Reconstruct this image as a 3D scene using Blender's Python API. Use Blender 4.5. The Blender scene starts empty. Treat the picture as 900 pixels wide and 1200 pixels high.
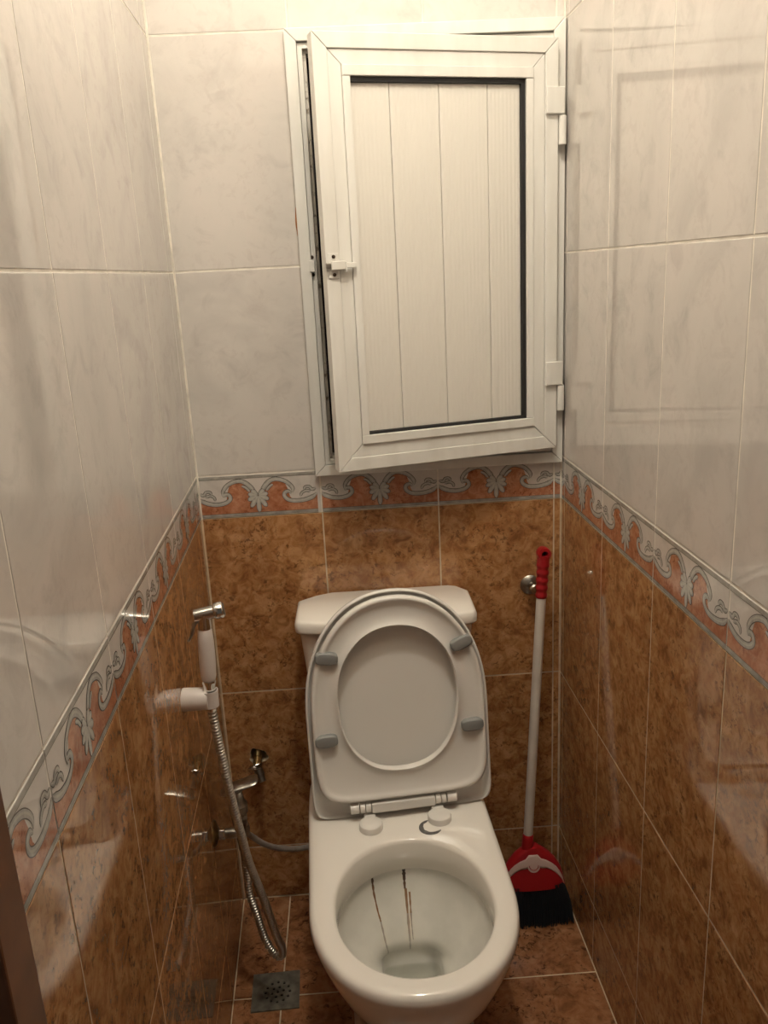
import bpy, bmesh, math, random
from mathutils import Vector, Matrix, noise
PI = math.pi
S = bpy.context.scene
COL = S.collection
random.seed(4)

# ------------------------------------------------------------------ camera
CAMPOS = Vector((0.33241782, -1.74837712, 1.4577026))
RV = Vector((0.99768222, -0.04685475, -0.04934386))
UV = Vector((0.06026732, 0.27178409, 0.96046929))
FV = Vector((0.03159167, 0.96121696, -0.27397797))
cd = bpy.data.cameras.new('camera'); cam = bpy.data.objects.new('camera', cd); COL.objects.link(cam)
m = Matrix.Identity(4)
for i in range(3):
    m[i][0] = RV[i]; m[i][1] = UV[i]; m[i][2] = -FV[i]; m[i][3] = CAMPOS[i]
cam.matrix_world = m
cd.sensor_fit = 'VERTICAL'; cd.sensor_height = 36.0; cd.lens = 992.2446 / 1200 * 36.0
cd.clip_start = 0.02
S.camera = cam

# ------------------------------------------------------------------ world, lamp, exposure
w = bpy.data.worlds.new('dim_hallway'); S.world = w; w.use_nodes = True
w.node_tree.nodes['Background'].inputs[0].default_value = (1.0, 0.86, 0.70, 1)
w.node_tree.nodes['Background'].inputs[1].default_value = 0.07
LAMP = Vector((0.40, -0.84, 2.66))
ld = bpy.data.lights.new('bulb_light', 'POINT'); ld.energy = 30.5; ld.color = (1.0, 0.94, 0.815); ld.shadow_soft_size = 0.035
lo = bpy.data.objects.new('bulb_light', ld); COL.objects.link(lo); lo.location = LAMP
S.view_settings.view_transform = 'Standard'; S.view_settings.look = 'None'
S.view_settings.exposure = 0.0; S.view_settings.gamma = 1.0
S.view_settings.use_curve_mapping = False

# ------------------------------------------------------------------ materials
def newmat(name):
    mt = bpy.data.materials.new(name); mt.use_nodes = True
    nt = mt.node_tree
    return mt, nt, nt.nodes['Principled BSDF']
def plain(name, col, rough=0.5, metal=0.0, spec=0.5, coat=0.0, noise_amt=0.0, nscale=40, bump=0.0):
    mt, nt, b = newmat(name)
    b.inputs['Base Color'].default_value = (*col, 1)
    b.inputs['Roughness'].default_value = rough
    b.inputs['Metallic'].default_value = metal
    b.inputs['Specular IOR Level'].default_value = spec
    if coat: b.inputs['Coat Weight'].default_value = coat; b.inputs['Coat Roughness'].default_value = 0.04
    if noise_amt or bump:
        tc = nt.nodes.new('ShaderNodeTexCoord'); n = nt.nodes.new('ShaderNodeTexNoise')
        n.inputs['Scale'].default_value = nscale; n.inputs['Detail'].default_value = 5
        nt.links.new(tc.outputs['Object'], n.inputs['Vector'])
        if noise_amt:
            r = nt.nodes.new('ShaderNodeValToRGB')
            r.color_ramp.elements[0].position = .3; r.color_ramp.elements[1].position = .7
            r.color_ramp.elements[0].color = (*[c * (1 - noise_amt) for c in col], 1)
            r.color_ramp.elements[1].color = (*[min(1, c * (1 + noise_amt * .5)) for c in col], 1)
            nt.links.new(n.outputs['Fac'], r.inputs['Fac']); nt.links.new(r.outputs['Color'], b.inputs['Base Color'])
        if bump:
            bp = nt.nodes.new('ShaderNodeBump'); bp.inputs['Strength'].default_value = bump; bp.inputs['Distance'].default_value = .002
            nt.links.new(n.outputs['Fac'], bp.inputs['Height']); nt.links.new(bp.outputs['Normal'], b.inputs['Normal'])
    return mt

def tile_mat(name, stops, stops2, speck, speck_amt, rough, sc=7.0, wav=0.06, warp=1.5):
    """mottled glazed ceramic: large clouds, medium mottling, fine dark specks; each tile its own offset"""
    mt, nt, b = newmat(name); N = nt.nodes; L = nt.links
    tc = N.new('ShaderNodeTexCoord'); oi = N.new('ShaderNodeObjectInfo')
    vm = N.new('ShaderNodeVectorMath'); vm.operation = 'MULTIPLY_ADD'
    cmb = N.new('ShaderNodeCombineXYZ')
    mul = N.new('ShaderNodeMath'); mul.operation = 'MULTIPLY'; mul.inputs[1].default_value = 37.0
    L.new(oi.outputs['Random'], mul.inputs[0])
    for k in range(3): L.new(mul.outputs[0], cmb.inputs[k])
    vm.inputs[1].default_value = (1, 1, 1)
    L.new(tc.outputs['Object'], vm.inputs[0]); L.new(cmb.outputs[0], vm.inputs[2])
    def nz(scale, detail, dist, rgh=.55):
        n = N.new('ShaderNodeTexNoise'); n.inputs['Scale'].default_value = scale; n.inputs['Detail'].default_value = detail
        n.inputs['Distortion'].default_value = dist; n.inputs['Roughness'].default_value = rgh
        L.new(vm.outputs[0], n.inputs['Vector']); return n
    def ramp(st):
        r = N.new('ShaderNodeValToRGB'); e = r.color_ramp.elements
        while len(e) < len(st): e.new(.5)
        for el, (p, c) in zip(e, st): el.position = p; el.color = (*c, 1)
        return r
    n1 = nz(sc, 6, warp); r1 = ramp(stops); L.new(n1.outputs['Fac'], r1.inputs['Fac'])
    n2 = nz(sc * 3.6, 8, .8, .65); r2 = ramp(stops2); L.new(n2.outputs['Fac'], r2.inputs['Fac'])
    mx = N.new('ShaderNodeMix'); mx.data_type = 'RGBA'; mx.inputs['Factor'].default_value = .5
    L.new(r1.outputs['Color'], mx.inputs['A']); L.new(r2.outputs['Color'], mx.inputs['B'])
    n3 = nz(sc * 10, 5, .8, .6); r3 = ramp([(.38, (1, 1, 1)), (.47, (0, 0, 0))]); L.new(n3.outputs['Fac'], r3.inputs['Fac'])
    n4 = nz(sc * 1.8, 3, .5); r4 = ramp([(.40, (0, 0, 0)), (.58, (1, 1, 1))]); L.new(n4.outputs['Fac'], r4.inputs['Fac'])
    mm = N.new('ShaderNodeMath'); mm.operation = 'MULTIPLY'; L.new(r3.outputs['Color'], mm.inputs[0]); L.new(r4.outputs['Color'], mm.inputs[1])
    ms = N.new('ShaderNodeMath'); ms.operation = 'MULTIPLY'; ms.inputs[1].default_value = speck_amt; L.new(mm.outputs[0], ms.inputs[0])
    mx2 = N.new('ShaderNodeMix'); mx2.data_type = 'RGBA'; L.new(ms.outputs[0], mx2.inputs['Factor'])
    L.new(mx.outputs['Result'], mx2.inputs['A']); mx2.inputs['B'].default_value = (*speck, 1)
    L.new(mx2.outputs['Result'], b.inputs['Base Color'])
    b.inputs['Roughness'].default_value = rough; b.inputs['IOR'].default_value = 1.62
    n5 = nz(5, 2, 0); bp = N.new('ShaderNodeBump'); bp.inputs['Strength'].default_value = wav; bp.inputs['Distance'].default_value = .01
    L.new(n5.outputs['Fac'], bp.inputs['Height']); L.new(bp.outputs['Normal'], b.inputs['Normal'])
    return mt

M = {}
M['white_tile'] = tile_mat('white_glazed_tile',
    [(.30, (.49, .455, .425)), (.5, (.63, .59, .545)), (.72, (.69, .625, .58))],
    [(.30, (.49, .455, .43)), (.48, (.65, .61, .57)), (.7, (.63, .60, .56))],
    (.52, .465, .43), .30, .035, sc=5, wav=.010)
M['brown_tile'] = tile_mat('brown_glazed_tile',
    [(.30, (.24, .100, .036)), (.5, (.40, .190, .074)), (.68, (.55, .30, .13))],
    [(.36, (.13, .050, .018)), (.47, (.36, .166, .064)), (.60, (.58, .33, .155))],
    (.065, .026, .012), .65, .045, sc=11, wav=.012, warp=2.2)
M['floor_tile'] = tile_mat('floor_glazed_tile',
    [(.30, (.14, .055, .024)), (.5, (.29, .125, .055)), (.70, (.43, .22, .11))],
    [(.34, (.08, .03, .013)), (.47, (.27, .115, .05)), (.66, (.44, .23, .12))],
    (.04, .015, .008), .8, .14, sc=9, wav=.05)
M['terracotta'] = tile_mat('terracotta_glaze',
    [(.3, (.28, .10, .045)), (.5, (.44, .185, .10)), (.7, (.58, .31, .19))],
    [(.35, (.26, .085, .04)), (.5, (.46, .19, .10)), (.65, (.62, .35, .22))],
    (.18, .05, .02), .7, .06, sc=16, wav=.04)
M['scroll'] = plain('scroll_grey_glaze', (.42, .41, .38), .08, noise_amt=.25, nscale=120)
M['scroll_light'] = plain('scroll_light_glaze', (.52, .50, .45), .08, noise_amt=.15, nscale=120)
M['outline'] = plain('outline_dark_glaze', (.10, .085, .075), .1)
M['stripe'] = plain('stripe_grey_glaze', (.36, .345, .31), .08, noise_amt=.3, nscale=60)
M['grout'] = plain('cement_grout', (.80, .75, .66), .8, noise_amt=.25, nscale=25, bump=.3)
M['brown_grout'] = plain('stained_grout', (.62, .50, .34), .8, noise_amt=.35, nscale=25, bump=.3)
M['ceramic'] = plain('white_vitreous_ceramic', (.89, .855, .79), .07, spec=.6)
M['seat_plastic'] = plain('seat_white_plastic', (.82, .795, .75), .22)
M['bumper'] = plain('grey_rubber', (.24, .245, .24), .35)
M['chrome'] = plain('chrome', (.72, .71, .68), .12, metal=1)
M['dull_chrome'] = plain('worn_chrome', (.42, .40, .36), .3, metal=1, noise_amt=.45, nscale=60)
M['brass'] = plain('tarnished_brass', (.40, .30, .14), .35, metal=1, noise_amt=.5, nscale=80)
M['white_plastic'] = plain('white_plastic', (.72, .66, .62), .3)
M['dark'] = plain('dark_void', (.006, .005, .005), .9)
M['rubber'] = plain('black_gasket', (.014, .013, .013), .6)
M['wood'] = plain('dark_brown_wood', (.15, .060, .026), .45, noise_amt=.4, nscale=18)
M['red'] = plain('red_plastic', (.32, .009, .013), .32)
M['pole'] = plain('painted_white_pole', (.66, .61, .55), .35, noise_amt=.1, nscale=20)
M['pink'] = plain('pale_pink_plastic', (.56, .42, .38), .4)
M['bristle'] = plain('black_bristle', (.010, .014, .018), .6)
M['drain'] = plain('dull_steel', (.20, .19, .155), .5, metal=.6, noise_amt=.5, nscale=45)
M['plaster'] = plain('cream_plaster', (.78, .74, .68), .8, bump=.2)
M['screw'] = plain('dark_screw', (.07, .045, .03), .5, metal=.5)
M['rust'] = plain('rust_stain_orange', (.42, .16, .04), .5)
M['grey_hose'] = plain('grey_flexible_pipe', (.34, .30, .26), .45, noise_amt=.2, nscale=80)
M['cap_grey'] = plain('worn_grey_metal', (.22, .215, .21), .35, metal=.5, noise_amt=.4, nscale=90)
M['water'] = None

def alu_mat():
    mt, nt, b = newmat('white_painted_aluminium'); N = nt.nodes; L = nt.links
    tc = N.new('ShaderNodeTexCoord'); n = N.new('ShaderNodeTexNoise'); mp = N.new('ShaderNodeMapping')
    mp.inputs['Scale'].default_value = (30, 30, 6); n.inputs['Detail'].default_value = 4; n.inputs['Scale'].default_value = 1
    L.new(tc.outputs['Object'], mp.inputs[0]); L.new(mp.outputs[0], n.inputs['Vector'])
    r = N.new('ShaderNodeValToRGB'); r.color_ramp.elements[0].position = .3; r.color_ramp.elements[1].position = .6
    r.color_ramp.elements[0].color = (.70, .68, .63, 1); r.color_ramp.elements[1].color = (.77, .755, .71, 1)
    L.new(n.outputs['Fac'], r.inputs['Fac']); L.new(r.outputs['Color'], b.inputs['Base Color'])
    b.inputs['Roughness'].default_value = .32
    return mt
M['alu'] = alu_mat()
def board_mat():
    mt, nt, b = newmat('ribbed_white_board'); N = nt.nodes; L = nt.links
    tc = N.new('ShaderNodeTexCoord'); wv = N.new('ShaderNodeTexWave'); wv.wave_type = 'BANDS'; wv.bands_direction = 'X'
    wv.inputs['Scale'].default_value = 40; wv.inputs['Distortion'].default_value = 0
    L.new(tc.outputs['Object'], wv.inputs['Vector'])
    bp = N.new('ShaderNodeBump'); bp.inputs['Strength'].default_value = .35; bp.inputs['Distance'].default_value = .0008
    L.new(wv.outputs['Fac'], bp.inputs['Height']); L.new(bp.outputs['Normal'], b.inputs['Normal'])
    b.inputs['Base Color'].default_value = (.72, .69, .63, 1); b.inputs['Roughness'].default_value = .42
    return mt
M['board'] = board_mat()
def grime_mat():
    mt, nt, b = newmat('grimy_white_aluminium'); N = nt.nodes; L = nt.links
    tc = N.new('ShaderNodeTexCoord'); n = N.new('ShaderNodeTexNoise'); n.inputs['Scale'].default_value = 45; n.inputs['Detail'].default_value = 8; n.inputs['Roughness'].default_value = .7
    L.new(tc.outputs['Object'], n.inputs['Vector'])
    r = N.new('ShaderNodeValToRGB'); r.color_ramp.elements[0].position = .37; r.color_ramp.elements[1].position = .46
    r.color_ramp.elements[0].color = (.20, .16, .12, 1); r.color_ramp.elements[1].color = (.58, .54, .48, 1)
    L.new(n.outputs['Fac'], r.inputs['Fac']); L.new(r.outputs['Color'], b.inputs['Base Color']); b.inputs['Roughness'].default_value = .5
    return mt
M['grime'] = grime_mat()
def bowl_mat():
    """glazed bowl with lime haze and two rust runs; the runs are set in the bowl's own coordinates"""
    mt, nt, b = newmat('bowl_glaze_stained'); N = nt.nodes; L = nt.links
    tc = N.new('ShaderNodeTexCoord'); n = N.new('ShaderNodeTexNoise'); n.inputs['Scale'].default_value = 14; n.inputs['Detail'].default_value = 5
    L.new(tc.outputs['Object'], n.inputs['Vector'])
    r = N.new('ShaderNodeValToRGB'); r.color_ramp.elements[0].position = .35; r.color_ramp.elements[1].position = .65
    r.color_ramp.elements[0].color = (.73, .72, .665, 1); r.color_ramp.elements[1].color = (.84, .825, .765, 1)
    L.new(n.outputs['Fac'], r.inputs['Fac']); L.new(r.outputs['Color'], b.inputs['Base Color'])
    b.inputs['Roughness'].default_value = .1
    return mt
M['bowl'] = bowl_mat()
mt, nt, b = newmat('toilet_water'); M['water'] = mt
b.inputs['Base Color'].default_value = (.88, .89, .84, 1); b.inputs['Transmission Weight'].default_value = 1.0
b.inputs['Roughness'].default_value = .02; b.inputs['IOR'].default_value = 1.33

# ------------------------------------------------------------------ helpers
def tag(o, label=None, cat=None, group=None, kind=None):
    if label: o['label'] = label
    if cat: o['category'] = cat
    if group: o['group'] = group
    if kind: o['kind'] = kind
    return o
def empty(name, loc, rz=0, label=None, cat=None, kind=None):
    o = bpy.data.objects.new(name, None); COL.objects.link(o); o.location = loc; o.rotation_euler = (0, 0, rz)
    o.empty_display_size = .05
    return tag(o, label, cat, None, kind)
def link(name, me, parent=None, loc=(0, 0, 0), rot=(0, 0, 0)):
    o = bpy.data.objects.new(name, me); COL.objects.link(o); o.location = loc; o.rotation_euler = rot
    if parent: o.parent = parent
    return o
def build(name, bm, mats, parent=None, loc=(0, 0, 0), rot=(0, 0, 0), smooth=None, bevel=0, bseg=2, subsurf=0, recalc=True):
    if recalc: bmesh.ops.recalc_face_normals(bm, faces=bm.faces)
    me = bpy.data.meshes.new(name); bm.to_mesh(me); bm.free()
    for mm in (mats if isinstance(mats, (list, tuple)) else [mats]): me.materials.append(mm)
    o = link(name, me, parent, loc, rot)
    if bevel:
        md = o.modifiers.new('bevel', 'BEVEL'); md.width = bevel; md.segments = bseg; md.limit_method = 'ANGLE'; md.angle_limit = math.radians(35)
    if subsurf:
        md = o.modifiers.new('sub', 'SUBSURF'); md.levels = subsurf; md.render_levels = subsurf
    if smooth is not None:
        me.polygons.foreach_set('use_smooth', [True] * len(me.polygons))
        if smooth < 180: me.set_sharp_from_angle(angle=math.radians(smooth))
    return o
def bx(bm, a, b, mi=0):
    x0, y0, z0 = a; x1, y1, z1 = b
    v = [bm.verts.new(p) for p in [(x0,y0,z0),(x1,y0,z0),(x1,y1,z0),(x0,y1,z0),(x0,y0,z1),(x1,y0,z1),(x1,y1,z1),(x0,y1,z1)]]
    for f in [(0,3,2,1),(4,5,6,7),(0,1,5,4),(1,2,6,5),(2,3,7,6),(3,0,4,7)]:
        fc = bm.faces.new([v[i] for i in f]); fc.material_index = mi
def loft(bm, rings, cap0=True, cap1=True, closed=True, mi=0, loop=False):
    R = [[bm.verts.new(p) for p in r] for r in rings]
    n = len(R[0]); pairs = list(zip(R, R[1:])) + ([(R[-1], R[0])] if loop else [])
    for a, b in pairs:
        for i in range(n if closed else n - 1):
            j = (i + 1) % n
            f = bm.faces.new([a[i], a[j], b[j], b[i]]); f.material_index = mi
    if cap0 and not loop: bm.faces.new(R[0][::-1]).material_index = mi
    if cap1 and not loop: bm.faces.new(R[-1]).material_index = mi
    return R
def frame_of(d):
    d = Vector(d).normalized(); a = Vector((0, 0, 1)) if abs(d.z) < .9 else Vector((0, 1, 0))
    u = d.cross(a).normalized(); v = d.cross(u).normalized(); return d, u, v
def lathe(bm, prof, org=(0, 0, 0), axis=(0, 0, 1), n=24, mi=0, cap=True):
    """prof: (distance along axis, radius)"""
    d, u, v = frame_of(axis); o = Vector(org)
    loft(bm, [[o + d * h + (u * math.cos(2*PI*k/n) + v * math.sin(2*PI*k/n)) * max(r, 1e-5) for k in range(n)] for h, r in prof], cap, cap, mi=mi)
def cyl(bm, a, b, r, r2=None, n=20, mi=0):
    a = Vector(a); b = Vector(b); lathe(bm, [(0, r), ((b - a).length, r if r2 is None else r2)], a, b - a, n, mi)
def catmull(pts, k=8):
    P = [Vector(p) for p in pts]; P = [2 * P[0] - P[1]] + P + [2 * P[-1] - P[-2]]; out = []
    for i in range(1, len(P) - 2):
        for s in range(k):
            t = s / k; a, b, c, d = P[i-1:i+3]
            out.append(.5 * ((2*b) + (c-a)*t + (2*a-5*b+4*c-d)*t*t + (3*b-a-3*c+d)*t**3))
    out.append(P[-2]); return out
def tube(bm, pts, rad, n=12, mi=0):
    """rad: number or function of index"""
    P = [Vector(p) for p in pts]; rings = []; u = None
    for i, p in enumerate(P):
        d = (P[min(i+1, len(P)-1)] - P[max(i-1, 0)]).normalized()
        if u is None: _, u, v = frame_of(d)
        u = (u - d * u.dot(d)).normalized(); v = d.cross(u)
        r = rad(i) if callable(rad) else rad
        rings.append([p + (u * math.cos(2*PI*k/n) + v * math.sin(2*PI*k/n)) * r for k in range(n)])
    loft(bm, rings, mi=mi)
def cut(o, cutters):
    for c in cutters:
        md = o.modifiers.new('cut', 'BOOLEAN'); md.operation = 'DIFFERENCE'; md.solver = 'EXACT'; md.object = c
    bpy.context.view_layer.update()
    dg = bpy.context.evaluated_depsgraph_get()
    me = bpy.data.meshes.new_from_object(o.evaluated_get(dg)); me.name = o.name
    o.modifiers.clear(); o.data = me
    for c in cutters: bpy.data.objects.remove(c)
def cutter_box(a, b, parent=None):
    bm = bmesh.new(); bx(bm, a, b); return build('cutter', bm, M['dark'], parent)
def rag_ring(cx, cz, r, n=26, seed=0, amp=.12):
    rr = random.Random(seed); ph = [rr.uniform(0, 6.28) for _ in range(4)]
    return [(cx + r*(1+amp*math.sin(3*t+ph[0])+amp*.6*math.sin(5*t+ph[1])+amp*.4*math.sin(9*t+ph[2]))*math.cos(t),
             cz + r*(1+amp*math.sin(3*t+ph[0])+amp*.6*math.sin(5*t+ph[1])+amp*.4*math.sin(9*t+ph[2]))*math.sin(t)) for t in [2*PI*k/n for k in range(n)]]

# ------------------------------------------------------------------ room shell
TT = .006                      # tile thickness, faces at local y = 0
G = .0015                      # half a joint
ZB0, ZB1, ZR1, ZR2, ZT1, ZT2 = .9673, 1.0605, .5551, .1438, 1.4744, 1.8919
ZCEIL = 2.74; ZT3 = 2.3095
WID = .7744; SL, SR = .03647, .02481
DEPTH = 1.25                   # the doorway stands here
tile_cache = {}
def tile_mesh(wd, hg, kind):
    key = (round(wd, 4), round(hg, 4), kind)
    if key in tile_cache: return tile_cache[key]
    bm = bmesh.new(); a, b = wd/2, hg/2; c = .0011
    def r(x, z, y): return [(-x, y, -z), (x, y, -z), (x, y, z), (-x, y, z)]
    loft(bm, [r(a, b, TT), r(a, b, .0009), r(a - c*.35, b - c*.35, .0003), r(a - c, b - c, 0)])
    bmesh.ops.recalc_face_normals(bm, faces=bm.faces)
    me = bpy.data.meshes.new('tile'); bm.to_mesh(me); bm.free()
    me.materials.append(M[kind]); tile_cache[key] = me; return me

# decorated border, in millimetres: scrolls, shell, terracotta field
def ribbon(bm, pts, w0, w1, y, mi, k=7, thick=.0002):
    P = catmull([(x, 0, z) for x, z in pts], k); n = len(P); A = []; B = []
    for i, p in enumerate(P):
        d = (P[min(i+1, n-1)] - P[max(i-1, 0)]); d = Vector((d.x, 0, d.z)).normalized(); q = Vector((-d.z, 0, d.x))
        t = i / (n - 1); ww = (w0 * (1 - t) + w1 * t) * (min(1, .35 + 5 * t, .35 + 5 * (1 - t))) / 2
        A.append(p + q * ww); B.append(p - q * ww)
    va = [bm.verts.new((p.x/1000, y, p.z/1000)) for p in A]; vb = [bm.verts.new((p.x/1000, y, p.z/1000)) for p in B]
    for i in range(n - 1):
        f = bm.faces.new([va[i], vb[i], vb[i+1], va[i+1]]); f.material_index = mi
def poly(bm, pts, y, mi):
    f = bm.faces.new([bm.verts.new((x/1000, y, z/1000)) for x, z in pts]); f.material_index = mi
SCROLLS = [
    ([(0, 44), (8, 38), (22, 32), (40, 30), (56, 33), (66, 41), (63, 50), (54, 50), (52, 45)], 6.5, 5),
    ([(50, 49), (52, 58), (59, 68), (72, 76), (88, 79), (102, 73), (113, 61), (119, 50)], 4.5, 7),
    ([(250, 44), (240, 36), (226, 31), (208, 29), (192, 31), (182, 38), (181, 47), (189, 51), (196, 46)], 6.5, 5),
    ([(198, 48), (199, 57), (192, 67), (180, 75), (162, 79), (148, 73), (138, 61), (132, 50)], 4.5, 7),
    ([(92, 68), (100, 64), (108, 55)], 3, 4), ([(158, 68), (151, 64), (143, 55)], 3, 4),
    ([(222, 52), (226, 58), (234, 58), (240, 52), (248, 55)], 3.5, 4),
    ([(28, 52), (24, 58), (16, 58), (11, 52), (2, 55)], 3.5, 4),
    ([(34, 38), (32, 46), (24, 50), (14, 47)], 3.2, 3.5), ([(214, 38), (218, 46), (228, 50), (236, 47)], 3.2, 3.5),
]
def ornament_mesh(x0, x1):
    """the printed and slightly raised decoration of a border tile whose motif runs 0..250 mm, kept between x0 and x1"""
    bm = bmesh.new()
    top = [(0, 42), (12, 36), (26, 31), (40, 29), (52, 31), (58, 40), (61, 55), (66, 68), (76, 75), (88, 77), (100, 71), (112, 60), (118, 50),
           (132, 50), (138, 60), (150, 71), (162, 77), (174, 75), (184, 68), (189, 55), (192, 40), (198, 31), (210, 29), (224, 31), (238, 36), (250, 42)]
    row = [bm.verts.new((x/1000, -.00015, z/1000)) for x, z in top]; low = [bm.verts.new((x/1000, -.00015, .0085)) for x, z in top]
    for i in range(len(row) - 1):
        if top[i+1][0] > top[i][0] + .01 or True:
            try: bm.faces.new([low[i], low[i+1], row[i+1], row[i]]).material_index = 0
            except ValueError: pass
    for pts, a, b in SCROLLS:
        a *= 1.35; b *= 1.35
        ribbon(bm, pts, a + 2.2, b + 2.2, -.0003, 1)
        ribbon(bm, pts, a, b, -.00045, 2)
        ribbon(bm, [(x, z + .6) for x, z in pts], a * .30, b * .30, -.0006, 3)
    for k in range(9):                                     # shell petals
        an = math.radians(-90 + (k - 4) * 33); ln = [17, 20, 23, 29, 35, 29, 23, 20, 17][k]
        cx, cz = 125, 46; dx, dz = math.cos(an), math.sin(an)
        for e, y, mi in ((1.0, -.0005 - k*.00001, 1), (0, -.0007 - k*.00001, 2), (-2.2, -.0009 - k*.00001, 3)):
            pts = []
            for q in range(14):
                t = 2 * PI * q / 14; rl = ln / 2 + e; rw = 4.6 + e
                if rw < .8: rw = .8
                px_ = ln * .55 + rl * math.cos(t); pw = rw * math.sin(t) * (1 + .35 * math.cos(t))
                pts.append((cx + dx * px_ - dz * pw, cz + dz * px_ + dx * pw))
            poly(bm, pts, y, mi)
    for z0, z1, mi in ((2.2, 8.2, 4), (.2, 1.0, 1), (8.2, 9.0, 1), (84.5, 90.5, 4), (83.8, 84.5, 1)):
        poly(bm, [(0, z0), (250, z0), (250, z1), (0, z1)], -.0004, mi)
    g = bm.verts[:] + bm.edges[:] + bm.faces[:]
    bmesh.ops.bisect_plane(bm, geom=g, plane_co=(x0/1000, 0, 0), plane_no=(-1, 0, 0), clear_outer=True)
    g = bm.verts[:] + bm.edges[:] + bm.faces[:]
    bmesh.ops.bisect_plane(bm, geom=g, plane_co=(x1/1000, 0, 0), plane_no=(1, 0, 0), clear_outer=True)
    xm = (x0 + x1) / 2000
    for v in bm.verts: v.co.x -= xm; v.co.z -= .0466
    for f in bm.faces:
        f.normal_update()
        if f.normal.y > 0: f.normal_flip()
    me = bpy.data.meshes.new('scroll_ornament'); bm.to_mesh(me); bm.free()
    for k in ('terracotta', 'outline', 'scroll', 'scroll_light', 'stripe'): me.materials.append(M[k])
    return me
orn_cache = {}
def ornament(x0, x1):
    key = (round(x0), round(x1))
    if key not in orn_cache: orn_cache[key] = ornament_mesh(x0, x1)
    return orn_cache[key]

ROWS = [(0, ZR2, 'brown_tile'), (ZR2, ZR1, 'brown_tile'), (ZR1, ZB0, 'brown_tile'), (ZB0, ZB1, 'border'),
        (ZB1, ZT1, 'white_tile'), (ZT1, ZT2, 'white_tile'), (ZT2, ZT3, 'white_tile'), (ZT3, ZCEIL, 'white_tile')]
def tile_wall(wall, cols, skip=None):
    """cols: (u0, u1, motif offset in mm at u0, mirrored direction)"""
    for z0, z1, kind in ROWS:
        for u0, u1, m0 in cols:
            if skip and skip(u0, u1, z0, z1): continue
            wd = u1 - u0 - 2*G; hg = z1 - z0 - 2*G
            if kind == 'border':
                me = tile_mesh(wd, hg, 'white_tile')
                t = link('border_tile', me, wall, ((u0+u1)/2, 0, (z0+z1)/2))
                link('scroll_ornament', ornament(m0 + G*1000, m0 + (u1-u0-G)*1000), t, (0, 0, 0))
            else:
                t = link('wall_tile', tile_mesh(wd, hg, kind), wall, ((u0+u1)/2, 0, (z0+z1)/2))

def slab_wall(name, loc, rz, x0, x1, mi_split=True):
    bm = bmesh.new()
    bx(bm, (x0, .0007, 0), (x1, .10, ZB0), 0); bx(bm, (x0, .0007, ZB0), (x1, .10, ZCEIL), 1)
    return tag(build(name, bm, [M['brown_grout'], M['grout']], None, loc, (0, 0, rz)), kind='structure')

wb = slab_wall('wall_back', (0, 0, 0), 0, -.12, WID + .12)
cut(wb, [cutter_box((.272, -.05, 1.073), (.757, .095, 1.868))])
HOLE = (.069, .388)
bm = bmesh.new()
loft(bm, [[(x, y, z) for x, z in rag_ring(*HOLE, .0205, seed=3)] for y in (-.03, .08)])
cut(wb, [build('cutter', bm, M['dark'])])
tile_wall(wb, [(0, .258, -8 + 8), (.258, .508, 0), (.508, .758, 0), (.758, WID - .001, 0)],
          skip=lambda a, b, z0, z1: (a > .2 and ZB1 - .01 < z0 < 1.8) )
# the tile with the broken pipe hole
for t in [o for o in wb.children if abs(o.location.x - .129) < .01 and abs(o.location.z - (ZR1+ZR2)/2) < .01]:
    t.data = t.data.copy(); bm = bmesh.new()
    loft(bm, [[(x - t.location.x, y, z - t.location.z) for x, z in rag_ring(*HOLE, .0215, seed=3)] for y in (-.03, .08)])
    cut(t, [build('cutter', bm, M['dark'], None, (0, 0, 0))]) if False else None
    c = build('cutter', bm, M['dark'], None, t.location)
    cut(t, [c])
bm = bmesh.new(); bx(bm, (HOLE[0]-.03, .075, HOLE[1]-.03), (HOLE[0]+.03, .0795, HOLE[1]+.03))
build('hole_backing', bm, M['dark'], wb)

aL = math.atan2(1, -SL); aR = math.atan2(-1, SR)
wl = slab_wall('wall_left', (0, 0, 0), aL, -DEPTH - .02, .06)
wr = slab_wall('wall_right', (WID, 0, 0), aR, -.06, DEPTH + .02)
# left wall: local x = distance toward the back wall (negative nearer the camera)
colsL = [(-.0628, -.001, 187)] + [(-.3128 - .25*k, -.0628 - .25*k, 0) for k in range(4)] + [(-DEPTH, -1.0628, 63)]
tile_wall(wl, colsL)
colsR = [(.001, .0237, 227)] + [(.0237 + .25*k, .2737 + .25*k, 0) for k in range(4)] + [(1.0237, DEPTH, 0)]
tile_wall(wr, colsR)

# grout fillets in the corners
for nm, loc, x0 in (('trim_1', (0, 0, 0), 0), ('trim_2', (WID, 0, 0), -.0034)):
    bm = bmesh.new(); bx(bm, (x0, -.0034, 0), (x0 + .0034, .0005, ZB0), 0); bx(bm, (x0, -.0034, ZB0), (x0 + .0034, .0005, ZCEIL), 1)
    tag(build(nm, bm, [M['brown_grout'], M['grout']], None, loc), kind='structure')
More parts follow.
